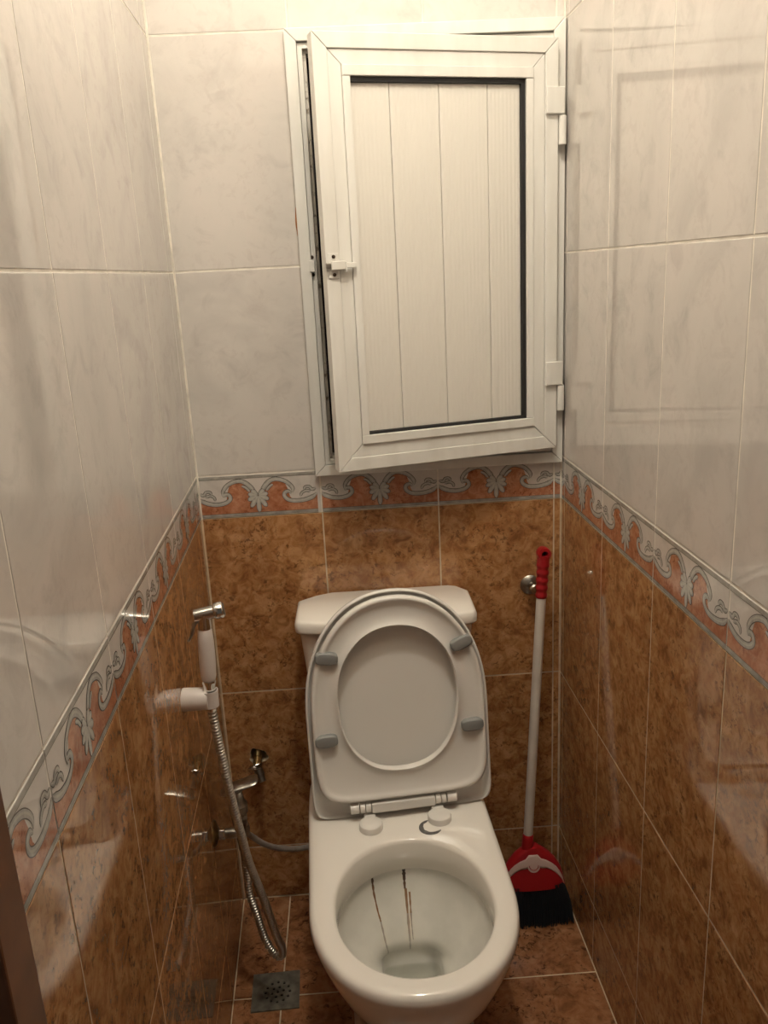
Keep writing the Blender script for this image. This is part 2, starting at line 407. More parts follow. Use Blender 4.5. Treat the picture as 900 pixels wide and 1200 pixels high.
# floor
bm = bmesh.new(); bx(bm, (-.2, -2.6, -.08), (1.0, .1, -.0012))
fl = tag(build('floor', bm, M['brown_grout']), kind='structure')
def floor_tile(x0, x1, y0, y1):
    # clipped to the slanting side walls
    bm = bmesh.new(); g = .0016
    def q(i, z):
        pts = []
        for y in (y0, y1):
            pass
        lo = lambda y: max(x0, SL * -y + .0) if x0 <= .05 else x0
        hi = lambda y: min(x1, WID + SR * -y) if x1 >= .75 else x1
        return [(lo(y0) + g + i, y0 + g + i, z), (hi(y0) - g - i, y0 + g + i, z), (hi(y1) - g - i, y1 - g - i, z), (lo(y1) + g + i, y1 - g - i, z)]
    R = [q(0, -.008), q(0, -.001), q(.001, 0)]
    cx, cy = (x0+x1)/2, (y0+y1)/2
    loft(bm, [[(a-cx, b-cy, c) for a, b, c in r] for r in R])
    return build('floor_tile', bm, M['floor_tile'], fl, (cx, cy, 0))
ftiles = []
for y1, y0 in ((-.0005, -.30), (-.30, -.63), (-.63, -.96), (-.96, -1.29)):
    for x0, x1 in ((0, .113), (.113, .443), (.443, 1.0)):
        ftiles.append(floor_tile(x0, x1, y0, y1))
for y1, y0 in ((-1.29, -1.9), (-1.9, -2.5)):
    for x0, x1 in ((-.1, .4), (.4, .9)):
        bm = bmesh.new(); bx(bm, (x0+.002, y0+.002, -.008), (x1-.002, y1-.002, 0)); build('floor_tile', bm, M['floor_tile'], fl)
# ceiling, doorway
bm = bmesh.new(); bx(bm, (-.1, -DEPTH - .12, ZCEIL), (.95, .1, ZCEIL + .08))
tag(build('ceiling', bm, M['plaster']), kind='structure')
yj = -DEPTH
df = tag(empty('door_1', (0, yj, 0), 0), kind='structure')
bm = bmesh.new(); bx(bm, (.02, -.042, 0), (.088, 0, 2.10)); build('door_jamb', bm, M['wood'], df, bevel=.002)
bm = bmesh.new(); bx(bm, (.745, -.042, 0), (.813, 0, 2.10)); build('door_jamb', bm, M['wood'], df, bevel=.002)
bm = bmesh.new(); bx(bm, (.088, -.042, 2.04), (.745, 0, 2.10)); build('door_head', bm, M['wood'], df, bevel=.002)
bm = bmesh.new()
bx(bm, (-.12, yj - .12, 2.10), (.95, yj, ZCEIL), 0)
bx(bm, (-.5, yj - .16, 0), (.02, yj - .0425, 2.10), 0); bx(bm, (.813, yj - .16, 0), (1.3, yj - .0425, 2.10), 0)
bx(bm, (-.5, yj - .12, 2.10), (-.12, yj, ZCEIL), 0)
tag(build('wall_front', bm, M['plaster']), kind='structure')
# dark door leaf swung out into the hall on the left jamb
bm = bmesh.new(); bx(bm, (.03, yj - .62, .01), (.068, yj - .175, 2.03)); 
leaf = tag(build('door_2', bm, M['wood'], bevel=.002), kind='structure')
# lamp holder on the ceiling
lh = empty('ceiling_lamp_holder', (LAMP.x, LAMP.y, ZCEIL), 0, 'small white round lamp holder on the ceiling near the doorway', 'lamp')
bm = bmesh.new(); lathe(bm, [(0, .045), (.01, .045), (.016, .03), (.03, .022), (.04, .02)], axis=(0, 0, -1)); build('lamp_base', bm, M['white_plastic'], lh, smooth=40)

# ------------------------------------------------------------------ wall hatch
ht = empty('access_hatch', (.25, 0, 1.05), 0, 'white aluminium wall hatch with panelled door standing slightly ajar above the toilet', 'hatch')
FW, FH = .522, .8415
def mitre_bar(name, a, b, out, wd, y0, y1, mat, parent, bev=.0012, mit=True, z=None):
    """bar from a to b (x,z) along the outer edge; out = inward direction (x,z)"""
    bm = bmesh.new(); a = Vector((a[0], 0, a[1])); b = Vector((b[0], 0, b[1])); d = (b - a).normalized(); n = Vector((out[0], 0, out[1]))
    k = wd if mit else 0; e = .0004
    P = [a + d*e, b - d*e, b - d*(k+e) + n*wd, a + d*(k+e) + n*wd]
    loft(bm, [[(p.x, y0, p.z) for p in P], [(p.x, y1, p.z) for p in P]])
    return build(name, bm, mat, parent, bevel=bev)
def frame_bars(parent, x0, x1, z0, z1, wd, ya, yb, mat, nm1, nm2, mit=True):
    mitre_bar(nm2, (x0, z1), (x1, z1), (0, -1), wd, ya, yb, mat, parent, mit=mit)
    mitre_bar(nm2, (x0, z0), (x1, z0), (0, 1), wd, ya, yb, mat, parent, mit=mit)
    if mit: a, b = z0, z1
    else: a, b = z0 + wd, z1 - wd
    mitre_bar(nm1, (x0, a), (x0, b), (1, 0), wd, ya, yb, mat, parent, mit=mit)
    mitre_bar(nm1, (x1, a), (x1, b), (-1, 0), wd, ya, yb, mat, parent, mit=mit)
# outer flange, overlapping wall tiles
frame_bars(ht, 0, FW, 0, FH, .022, -.016, -.0012, M['alu'], 'frame_post', 'frame_rail')
# inner stepped rebate, set in the opening
bm = bmesh.new()
for (x0, x1, z0, z1, y0, y1) in ((.0225, FW-.0155, .0235, FH-.0235, -.006, .03), (.041, FW-.032, .041, FH-.041, .012, .05)):
    pass
def ring_frame(name, x0, x1, z0, z1, wd, y0, y1, mat, parent):
    bm = bmesh.new()
    o = [(x0, z0), (x1, z0), (x1, z1), (x0, z1)]; i = [(x0+wd, z0+wd), (x1-wd, z0+wd), (x1-wd, z1-wd), (x0+wd, z1-wd)]
    loft(bm, [[(x, y0, z) for x, z in o], [(x, y0, z) for x, z in i], [(x, y1, z) for x, z in i], [(x, y1, z) for x, z in o]], loop=True)
    return build(name, bm, mat, parent, bevel=.0008)
ring_frame('rebate', .0225, FW-.0160, .0235, FH-.0240, .0095, -.009, .035, M['alu'], ht)
ring_frame('rebate', .0322, FW-.0257, .0332, FH-.0337, .006, .002, .035, M['grime'], ht)
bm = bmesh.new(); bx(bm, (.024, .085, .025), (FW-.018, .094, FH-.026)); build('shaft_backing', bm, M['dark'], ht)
# latch keeper on the frame
bm = bmesh.new(); bx(bm, (.0185, -.0205, .412), (.0285, -.0092, .434)); kp = build('latch_keeper', bm, M['alu'], ht, bevel=.001)
for zz in (.4065, .4395):
    bm = bmesh.new(); lathe(bm, [(0, .0036), (.002, .0034), (.0026, .002)], (.0240, -.0092, zz), (0, -1, 0), 12); build('screw', bm, M['screw'], ht, smooth=40)

# chipped orange sealant beside the left post
bm = bmesh.new(); rn = random.Random(2); cr = []
for k in range(14):
    z = .480 + .0042*k; cr.append([(-.0003, -.0004, z), (-.0010 - .0032*math.sin(PI*k/13)*rn.uniform(.5, 1), -.0004, z), (-.0010 - .0025*math.sin(PI*k/13), -.0012, z), (-.0003, -.0018, z)])
loft(bm, cr); build('sealant_chip', bm, M['rust'], ht)

# door leaf: local x = -s (towards the left), hinge at the origin
TH = math.radians(14.5)
dw, z0d, z1d = .470, .036, .803
DT = .034
bm = bmesh.new()
# hollow core ring carrying the bars (dark edge seal visible at its rim)
door = None
o_ = [(-dw+.004, z0d+.004), (-.008, z0d+.004), (-.008, z1d-.004), (-dw+.004, z1d-.004)]
i_ = [(-.413, z0d+.067), (-.064, z0d+.067), (-.064, z1d-.067), (-.413, z1d-.067)]
loft(bm, [[(x, .004, z) for x, z in o_], [(x, .004, z) for x, z in i_], [(x, DT, z) for x, z in i_], [(x, DT, z) for x, z in o_]], loop=True)
door = build('hatch_door', bm, M['rubber'], ht, (.757 - .25, -.0300, 0), (0, 0, TH))
# outer bars
frame_bars(door, -dw, -.004, z0d, z1d, .026, -.003, .028, M['alu'], 'stile', 'rail')
frame_bars(door, -dw+.0263, -.0303, z0d+.0263, z1d-.0263, .024, .0, .026, M['alu'], 'inner_stile', 'inner_rail')
# glazing beads, butt jointed: long rails over short uprights
bx0, bx1, bz0, bz1 = -dw+.0505, -.0545, z0d+.0505, z1d-.0505
for nm, a, b in (('bead', (bx0, -.004, bz1-.018), (bx1, .018, bz1)), ('bead', (bx0, -.004, bz0), (bx1, .018, bz0+.017)),
                 ('bead', (bx0, -.003, bz0+.0173), (bx0+.0145, .018, bz1-.0183)), ('bead', (bx1-.0145, -.003, bz0+.0173), (bx1, .018, bz1-.0183))):
    bm = bmesh.new(); bx(bm, a, b); build(nm, bm, M['alu'], door, bevel=.0012)
px0, px1, pz0, pz1 = bx0+.0145, bx1-.0145, bz0+.017, bz1-.018
# gasket
for a, b in (((px1-.009, .002, pz0), (px1, .016, pz1)), ((px0, .002, pz1-.009), (px1, .016, pz1)), ((px0, .002, pz0), (px1, .016, pz0+.006))):
    bm = bmesh.new(); bx(bm, a, b); build('gasket', bm, M['rubber'], door, bevel=.001)
bm = bmesh.new(); bx(bm, (px0-.004, .0145, pz0-.004), (px1+.004, .016, pz1+.004)); build('board_backing', bm, M['rubber'], door)
xs = [px0, -.332, -.238, -.143, px1 - .0085]
for a, b in zip(xs, xs[1:]):
    bm = bmesh.new(); bx(bm, (a+.0004, .0085, pz0+.0055), (b-.0004, .0143, pz1-.0085)); build('panel_board', bm, M['board'], door, bevel=.0012)
# latch
bm = bmesh.new(); bx(bm, (-.466, -.0055, .398), (-.446, -.0032, .442)); lt = build('latch_plate', bm, M['alu'], door, bevel=.001)
bm = bmesh.new(); bx(bm, (-.462, -.0150, .4125), (-.436, -.0056, .4285)); build('latch_body', bm, M['alu'], door, bevel=.0015)
bm = bmesh.new(); bx(bm, (-.4715, -.0125, .4160), (-.4622, -.0065, .4255)); build('latch_bolt', bm, M['dull_chrome'], door, bevel=.001)
bm = bmesh.new(); bx(bm, (-.4358, -.0135, .4155), (-.4150, -.0070, .4250)); bx(bm, (-.4365, -.0165, .4080), (-.4335, -.0075, .4270)); build('latch_slide', bm, M['alu'], door, bevel=.001)
for zz in (.4045, .4360):
    bm = bmesh.new(); lathe(bm, [(0, .0034), (.002, .0032), (.0026, .002)], (-.4555, -.0056, zz), (0, -1, 0), 12); build('screw', bm, M['screw'], door, smooth=40)
# hinges: square leaf with a barrel below
for zt in (.720, .214):
    bm = bmesh.new(); bx(bm, (-.031, -.010, zt-.047), (.006, -.0035, zt)); hg = build('hinge', bm, M['alu'], door, bevel=.0015)
    bm = bmesh.new(); cyl(bm, (.0045, -.0035, zt-.100), (.0045, -.0035, zt-.049), .0075, n=16); build('hinge_barrel', bm, M['alu'], door, bevel=.001, smooth=40)

# ------------------------------------------------------------------ toilet
TO = Vector((.3675, 0, 0)); TR = math.radians(2.4)
tl = empty('toilet', TO, TR, 'white ceramic toilet with its seat and lid raised, standing against the back wall', 'toilet')
NS = 72
def sup(cx, cy, a, bf, bb, nf, nb, z, n=NS, na=None):
    """plan outline; front (towards camera, -y) half-length bf exponent nf, back half bb exponent nb"""
    out = []
    for k in range(n):
        t = 2 * PI * k / n; c, s = math.cos(t), math.sin(t)
        b, e = (bf, nf) if s < 0 else (bb, nb)
        x = a * math.copysign(abs(c) ** (2 / e), c); y = b * math.copysign(abs(s) ** (2 / e), s)
        out.append((cx + x, cy + y, z))
    return out
RZ = .400; CY = -.500
def rim(z, off, zz=None, n1=2.15, nb=9): return sup(0, CY, .183 - off, .224 - off, .445 - off*.3, n1, nb, z)
bm = bmesh.new()
OP = dict(cx=0, cy=-.520)
def opn(z, a, bf, bb, n=2.05): return sup(.001, -.522, a + .001, bf - .010, bb, n, n + .1, z)
outer = [sup(0, -.39, .118, .225, .33, 3, 6, 0), sup(0, -.39, .118, .225, .33, 3, 6, .012), sup(0, -.39, .108, .215, .325, 2.8, 6, .03),
         sup(0, -.40, .104, .205, .33, 2.6, 6, .12), sup(0, -.41, .112, .210, .345, 2.5, 6, .19), sup(0, -.44, .138, .225, .38, 2.3, 7, .25),
         sup(0, -.47, .160, .228, .41, 2.2, 8, .30), sup(0, -.49, .172, .225, .43, 2.15, 9, .34), rim(.365, .004), rim(.382, .0), rim(.392, .0015), rim(.3975, .005), rim(RZ, .012)]
inner = [opn(RZ, .143, .176, .176), opn(.3975, .138, .171, .171), opn(.391, .1355, .1685, .1685), opn(.370, .1345, .167, .167), opn(.338, .1355, .168, .167), opn(.334, .139, .171, .170)]
loft(bm, outer + inner, cap0=True, cap1=False)
body = build('bowl', bm, M['ceramic'], tl, smooth=180, recalc=True)
# inner basin: from under the rim down to the trap
bm = bmesh.new()
def bs(z, a, bf, bb, cy, n=2.1): return sup(0, cy, a, bf, bb, n, n, z)
basin = [bs(.340, .142, .174, .173, -.522), bs(.322, .141, .172, .172, -.522), bs(.300, .136, .165, .168, -.522), bs(.270, .124, .146, .156, -.524), bs(.240, .106, .120, .134, -.520),
         bs(.215, .087, .100, .104, -.505, 2.3), bs(.198, .070, .080, .082, -.485, 2.8), bs(.186, .060, .062, .066, -.465, 4.2), bs(.178, .0565, .056, .060, -.459, 6), bs(.130, .052, .050, .052, -.462, 6)]
loft(bm, basin, cap0=False, cap1=True)
bb_ = build('basin', bm, M['bowl'], body, smooth=180)
bm = bmesh.new(); w0 = bs(.158, .0548, .0535, .0555, -.460, 6); bm.faces.new([bm.verts.new(p) for p in w0])
build('water', bm, M['water'], body, smooth=180)
# rust runs down the back of the basin: thin films following the glaze
def basin_pt(ang, k):
    i = int(k); f = k - i
    a = basin[i]; b = basin[min(i+1, len(basin)-1)]
    q = ang / (2*PI) * NS; j = int(q) % NS; g = q - int(q); j2 = (j+1) % NS
    pa = Vector(a[j]).lerp(Vector(a[j2]), g); pb = Vector(b[j]).lerp(Vector(b[j2]), g)
    return pa.lerp(pb, f)
def film(name, a0, a1, k0, k1, w0, w1, mat, lift=.0012):
    bm = bmesh.new(); cen = Vector((0, -.54, .30)); n = 26; A = []
    for i in range(n):
        t = i/(n-1); p = basin_pt(a0 + (a1-a0)*t, k0 + (k1-k0)*t); ww = w0 + (w1-w0)*t
        ww *= .75 + .5*noise.noise(Vector((t*9, a0*7, 0)))
        p = p + (cen - p).normalized() * lift
        s = Vector((1, 0, 0)) * ww / 2
        A.append((bm.verts.new(p - s), bm.verts.new(p + s)))
    for a, b in zip(A, A[1:]): bm.faces.new([a[0], a[1], b[1], b[0]])
    return build(name, bm, mat, body, smooth=180)
def run_mat(name, z0, z1, c0, c1, a0, a1):
    mt, nt, b = newmat(name); N = nt.nodes; L = nt.links
    tc = N.new('ShaderNodeTexCoord'); sp = N.new('ShaderNodeSeparateXYZ'); L.new(tc.outputs['Object'], sp.inputs[0])
    mr = N.new('ShaderNodeMapRange'); mr.inputs['From Min'].default_value = z0; mr.inputs['From Max'].default_value = z1; L.new(sp.outputs['Z'], mr.inputs['Value'])
    r = N.new('ShaderNodeValToRGB'); r.color_ramp.elements[0].color = (*c1, a1); r.color_ramp.elements[1].color = (*c0, a0); L.new(mr.outputs[0], r.inputs['Fac'])
    L.new(r.outputs['Color'], b.inputs['Base Color']); L.new(r.outputs['Alpha'], b.inputs['Alpha']); b.inputs['Roughness'].default_value = .5
    return mt
M['run_dark'] = run_mat('rust_run_dark', .27, .335, (.06, .035, .02), (.36, .16, .05), 1, .7)
M['run_pale'] = run_mat('rust_run_pale', .16, .31, (.36, .17, .06), (.45, .27, .13), .75, .25)
M['run_black'] = run_mat('rust_spot_black', .30, .335, (.02, .015, .012), (.12, .06, .03), 1, .9)
film('rust_stain', math.radians(116), math.radians(117), .15, 3.4, .0060, .0040, M['run_dark'])
film('rust_stain', math.radians(117), math.radians(122), 3.4, 6.6, .0040, .0028, M['run_pale'])
film('rust_stain', math.radians(90.5), math.radians(90.5), .1, 2.2, .0095, .0060, M['run_black'])
film('rust_stain', math.radians(90.0), math.radians(90.0), 2.2, 6.8, .0070, .0035, M['run_pale'])
film('rust_stain', math.radians(87.2), math.radians(87.0), 2.4, 5.2, .0050, .0025, M['run_pale'])
# fixing screw cap at the foot
bm = bmesh.new(); lathe(bm, [(0, .011), (.004, .010), (.007, .006), (.008, .001)], (.04, -.612, .15), (0.1, -1, .15), 16); build('foot_bolt_cap', bm, M['ceramic'], tl, smooth=50)

# cistern (square to the back wall, so turned back by the bowl's angle)
ci = bmesh.new()
def cist(z, a, bf, bb, n=7): return sup(0, -.088, a, bf, bb, n, n, z)
loft(ci, [cist(.402, .130, .065, .080), cist(.43, .150, .070, .082), cist(.60, .166, .072, .083), cist(.757, .179, .076, .084)], mi=0)
cis = build('cistern', ci, M['ceramic'], tl, (.0105, 0, 0), (0, 0, -TR), smooth=60)
lid = bmesh.new()
LP = [(-.1865, -.148), (-.184, -.159), (-.177, -.1665), (-.166, -.170), (-.10, -.181), (0, -.185), (.10, -.181), (.166, -.170), (.177, -.1665), (.184, -.159), (.1865, -.148), (.1865, -.10), (.186, -.042), (.166, -.012), (.150, -.004), (0, -.004), (-.116, -.004), (-.150, -.018), (-.186, -.045), (-.1865, -.10)]
def lring(s, z): return [(x * (1 - s/.18), (y + .09) * (1 - s/.09) - .09, z) for x, y in LP]
loft(lid, [lring(.004, .7585), lring(.0, .762), lring(0, .776), lring(.003, .784), lring(.008, .787)])
lo_ = build('cistern_lid', lid, M['ceramic'], tl, (.0105, 0, 0), (0, 0, -TR), bevel=.004, bseg=3, smooth=60)
bm = bmesh.new(); lathe(bm, [(0, .021), (.003, .021), (.004, .019), (.006, .018)], (0, -.075, .787), (0, 0, 1), 24); build('flush_button', bm, M['chrome'], tl, (.0105, 0, 0), (0, 0, -TR), smooth=40)

bm = bmesh.new(); lathe(bm, [(0, .0035), (.006, .0035), (.0065, .0060), (.0105, .0055), (.0115, .003)], (.1655, -.100, .535), (1, -.1, 0), 14)
build('side_screw', bm, M['brass'], tl, (.0105, 0, 0), (0, 0, -TR), smooth=40)

# raised seat: seat plane coordinates (u across, v up from the hinge, w out of the plane toward the camera)
SEAT_O = Vector((.0135, -.259, .4015)); LEAN = math.radians(7.0); SZ = math.radians(2.9)
def seat_obj(name, bm, mat, parent, **k):
    o = build(name, bm, mat, parent, **k); return o
st = Vector((math.cos(SZ), math.sin(SZ), 0)); up = Vector((0, math.sin(LEAN), math.cos(LEAN))); 
def sp_(u, v, wv):
    n = Vector((math.sin(SZ), -math.cos(SZ), 0)) * math.cos(LEAN) + Vector((0, 0, math.sin(LEAN)))
    d = Vector((-math.sin(SZ), math.cos(SZ), 0)) * math.sin(LEAN) + Vector((0, 0, math.cos(LEAN)))
    return SEAT_O + st * u + d * v + n * wv
def dshape(a, vb, vt, vc, nb, nt_, wv, n=96):
    """outline in the seat plane; vb bottom, vt top, vc centre height"""
    out = []
    for k in range(n):
        t = 2*PI*k/n; c, s = math.cos(t), math.sin(t)
        b, e = (vt - vc, nt_) if s > 0 else (vc - vb, nb)
        out.append(sp_(a * math.copysign(abs(c)**(2/e), c), vc + b * math.copysign(abs(s)**(2/e), s), wv))
    return out
VC = .215
# lid (behind): shallow tray
bm = bmesh.new()
def lidr(off, wv): return dshape(.1830 - off, .001 + off*.3, .462 - off, VC, 16, 2.2, wv)
loft(bm, [lidr(.02, -.017), lidr(.006, -.016), lidr(.001, -.012), lidr(0, -.004), lidr(.0006, .0035), lidr(.003, .0048), lidr(.0055, .0035), lidr(.007, -.003), lidr(.02, -.0055), lidr(.10, -.006)])
slid = build('seat_lid', bm, M['seat_plastic'], tl, smooth=70)
# ring
bm = bmesh.new()
def so(off, wv): return dshape(.1725 - off, .040 + off, .453 - off, VC + .01, 7, 2.15, wv)
def si(off, wv): return dshape(.1180 + off, .101 - off, .394 + off, .250, 2.3, 2.15, wv)
loft(bm, [so(0, .010), so(0, .022), so(.0025, .0255), so(.007, .0255), so(.010, .0225), so(.016, .0185), si(.020, .0180), si(.008, .0200), si(.0045, .0235), si(.002, .0245), si(0, .0225), si(0, .009)], loop=True)
sring = build('seat_ring', bm, M['seat_plastic'], tl, smooth=60)
# rubber bumpers
for u, v, rot, g in ((-.135, .343, -.12, ''), (.131, .347, .38, ''), (-.147, .176, .05, ''), (.145, .176, .06, '')):
    bm = bmesh.new(); rings = []
    for off, wv in ((0, .0175), (0, .0275), (.0015, .0300), (.004, .0310)):
        rr = []
        for k in range(24):
            t = 2*PI*k/24; c, s = math.cos(t), math.sin(t)
            x = (.0225 - off) * math.copysign(abs(c)**(2/3.2), c); y = (.0125 - off) * math.copysign(abs(s)**(2/3.2), s)
            rr.append(sp_(u + x*math.cos(rot) - y*math.sin(rot), v + x*math.sin(rot) + y*math.cos(rot), wv))
        rings.append(rr)
    loft(bm, rings); build('bumper', bm, M['bumper'], sring, smooth=50)
# hinge bar and knuckles
bm = bmesh.new()
a = sp_(-.078, .022, .016); b = sp_(.078, .022, .016); d_ = (b - a).normalized()
def barbox(bm, u0, u1, v0, v1, w0_, w1_):
    P = [sp_(u, v, ww) for u, v, ww in [(u0,v0,w0_),(u1,v0,w0_),(u1,v1,w0_),(u0,v1,w0_),(u0,v0,w1_),(u1,v0,w1_),(u1,v1,w1_),(u0,v1,w1_)]]
    V = [bm.verts.new(p) for p in P]
    for f in [(0,3,2,1),(4,5,6,7),(0,1,5,4),(1,2,6,5),(2,3,7,6),(3,0,4,7)]: bm.faces.new([V[i] for i in f])
barbox(bm, -.068, .062, .012, .034, .006, .024)
hb = build('hinge_bar', bm, M['seat_plastic'], tl, bevel=.004, bseg=3, smooth=50)
for s0, s1 in ((-.110, -.093), (-.091, -.081), (-.0795, -.0690), (.0625, .0725), (.074, .084), (.086, .106)):
    bm = bmesh.new(); cyl(bm, sp_(s0, .024, .015), sp_(s1, .024, .015), .0105 if abs(s0 + s1) > .17 or True else .012, n=18); build('hinge_knuckle', bm, M['seat_plastic'], hb, bevel=.001, smooth=40)
for u in (-.0740, .0640):
    p = sp_(u, .0, .044); bm = bmesh.new()
    lathe(bm, [(0, .0235), (.009, .0235), (.012, .022), (.0135, .018), (.014, .004)], (p.x, p.y, RZ + .0003), (0, 0, 1), 28); hc = build('hinge_cap', bm, M['seat_plastic'], tl, smooth=40)
    bm = bmesh.new(); bx(bm, (p.x-.012, p.y, RZ+.004), (p.x+.012, p.y+.030, RZ+.0135)); build('hinge_bracket', bm, M['seat_plastic'], hc, bevel=.002)
# worn grey cover ring on the deck by the right hinge cap
pc = sp_(.0410, 0, .066)
bm = bmesh.new(); n = 28; ro, ri = .0225, .0135
A = []; 
for k in range(n):
    t = math.radians(95 + 235*k/(n-1)); wdt = math.sin(PI*k/(n-1))**.5
    r1 = ro; r2 = ro - (ro-ri)*max(.12, wdt) * (1 + .25*noise.noise(Vector((k*.35, 0, 0))))
    A.append([(pc.x + r*math.cos(t), pc.y + r*math.sin(t), RZ + h) for r, h in ((r1, .0002), (r1, .0014), (r2, .0014), (r2, .0002))])
loft(bm, A); build('cover_ring', bm, M['cap_grey'], tl, smooth=50)

# ------------------------------------------------------------------ bidet sprayer, holder, hose
hx = SL * .43
hd = empty('sprayer_holder', (hx, -.43, .771), 0, 'short white cylindrical wall holder on the left wall carrying the hand sprayer', 'holder')
bm = bmesh.new(); lathe(bm, [(0, .0195), (.002, .0200), (.040, .0190), (.0440, .0180)], (.0004, 0, 0), (1, 0, -.02), 28); build('holder_arm', bm, M['white_plastic'], hd, smooth=40)
bm = bmesh.new(); r_ = [(h, r) for h, r in ((-.016, .0150), (.016, .0165))]
# cradle ring (open tube)
n = 28; rings = []
for r, z in ((.0135, -.015), (.0142, .015), (.0125, .015), (.0118, -.015)):
    rings.append([(.0475 + r*math.cos(2*PI*k/n), r*math.sin(2*PI*k/n), z) for k in range(n)])
loft(bm, rings, loop=True); build('cradle', bm, M['white_plastic'], hd, smooth=40)

sx, sy = hx + .0475, -.43
sp0 = empty('bidet_sprayer', (sx, sy, .775), 0, 'chrome and white hand bidet sprayer resting in the wall holder', 'bidet sprayer')
AX = Vector((.004, .0, .127)).normalized()
def al(t): return tuple(AX * t)
bm = bmesh.new(); lathe(bm, [(0, .0085), (.004, .0105), (.028, .0110), (.031, .0122), (.036, .0122), (.037, .010)], al(-.006), AX, 22); build('collar', bm, M['chrome'], sp0, smooth=35)
bm = bmesh.new(); lathe(bm, [(0, .0115), (.006, .0130), (.035, .0138), (.070, .0132), (.090, .0118), (.093, .0105)], al(.0315), AX, 24); build('grip', bm, M['white_plastic'], sp0, smooth=35)
bm = bmesh.new(); lathe(bm, [(0, .0115), (.004, .0120), (.020, .0110), (.026, .0120)], al(.1245), AX, 20)
hc_ = Vector(al(.151)) + Vector((.003, 0, 0)); hdr = Vector((.98, .10, .13)).normalized()
lathe(bm, [(0, .009), (.002, .0108), (.034, .0115), (.036, .0138), (.0385, .0142), (.048, .0142), (.050, .0130), (.0505, .0115)], hc_ - hdr*.020, hdr, 26)
head = build('spray_head', bm, M['chrome'], sp0, smooth=35)
bm = bmesh.new(); fc = hc_ + hdr*.0308; lathe(bm, [(0, .0112), (.0006, .0108)], fc, hdr, 24); build('spray_face', bm, M['dull_chrome'], head, smooth=35)
bm = bmesh.new(); base = hc_ - hdr*.012
tube(bm, catmull([base + Vector((0, -.004, -.006)), base + Vector((-.008, -.006, -.016)), base + Vector((-.012, -.008, -.030)), base + Vector((-.019, -.010, -.042))], 6), lambda i: .0034 - .00006*i, 10)
build('trigger', bm, M['dull_chrome'], head, smooth=60)

# hose
def lp(a, b, t): return a + (b-a)*t
H1 = [(.0615, -.430, .7640), (.0640, -.430, .735), (.0730, -.425, .618), (.0790, -.412, .535), (.0845, -.400, .470), (.0900, -.385, .400), (.1070, -.360, .291),
      (.1200, -.340, .190), (.1270, -.328, .150), (.1240, -.320, .122), (.1100, -.316, .122), (.0930, -.312, .158), (.0800, -.306, .215), (.0690, -.300, .262), (.0690, -.297, .310), (.0670, -.294, .345), (.0655, -.291, .374)]
P = catmull(H1, 10)
# even spacing for the spiral
L_ = [0]
for a, b in zip(P, P[1:]): L_.append(L_[-1] + (b-a).length)
tot = L_[-1]; step = .00150; Q = []; j = 0
nst = int(tot / step)
for i in range(nst + 1):
    s = tot * i / nst
    while j < len(L_) - 2 and L_[j+1] < s: j += 1
    Q.append(P[j].lerp(P[j+1], (s - L_[j]) / max(1e-9, L_[j+1]-L_[j])))
bm = bmesh.new(); tube(bm, Q, lambda i: (.0078, .0082, .0074, .0056)[i % 4], 12)
HM = plain('hose_steel', (.60, .585, .55), .32, metal=1)
hs = empty('shower_hose', Q[0], 0, 'chrome spiral shower hose looping down from the hand sprayer to the left wall valve', 'hose')
for v in bm.verts: v.co -= Q[0]
build('hose_body', bm, HM, hs, smooth=80)
bm = bmesh.new(); d0 = (Q[3]-Q[0]).normalized(); lathe(bm, [(0, .0085), (.003, .0095), (.014, .0088), (.018, .0075)], (0, 0, 0), d0, 16); build('hose_nut', bm, M['chrome'], hs, smooth=40)
bm = bmesh.new(); d1 = (Q[-4]-Q[-1]).normalized(); lathe(bm, [(0, .0098), (.012, .0098), (.016, .0080)], Q[-1]-Q[0], d1, 6); build('hose_nut', bm, M['dull_chrome'], hs)

# ------------------------------------------------------------------ left wall angle valve
vy = -.291; vx = SL * .291; vz = .400
va = empty('angle_valve', (vx, vy, vz), 0, 'dull chrome angle valve on the left wall feeding the hose and toilet pipe', 'valve')
bm = bmesh.new(); lathe(bm, [(.0006, .0270), (.002, .0265), (.006, .020), (.009, .011), (.010, .0095)], (0, 0, 0), (1, .02, 0), 30); build('escutcheon', bm, M['brass'], va, smooth=40)
bm = bmesh.new(); lathe(bm, [(0, .0125), (.012, .0125)], (.0105, 0, 0), (1, 0, 0), 6); build('hex_nut', bm, M['chrome'], va, bevel=.001)
bm = bmesh.new(); lathe(bm, [(0, .0095), (.004, .0098), (.012, .0110), (.030, .0110), (.036, .009)], (.0228, 0, 0), (1, 0, 0), 20)
lathe(bm, [(-.024, .0085), (-.012, .0100), (0, .0115), (.014, .0125), (.034, .0155), (.038, .0155), (.042, .013)], (.0535, 0, 0), (0, 0, 1), 22)
vb = build('valve_body', bm, M['dull_chrome'], va, smooth=35)
bm = bmesh.new(); lathe(bm, [(0, .0120), (.005, .0180), (.022, .0185), (.030, .0130), (.046, .0105), (.052, .0105)], (.0535, 0, .0425), (0, 0, 1), 22); build('valve_bonnet', bm, M['dull_chrome'], va, smooth=35)
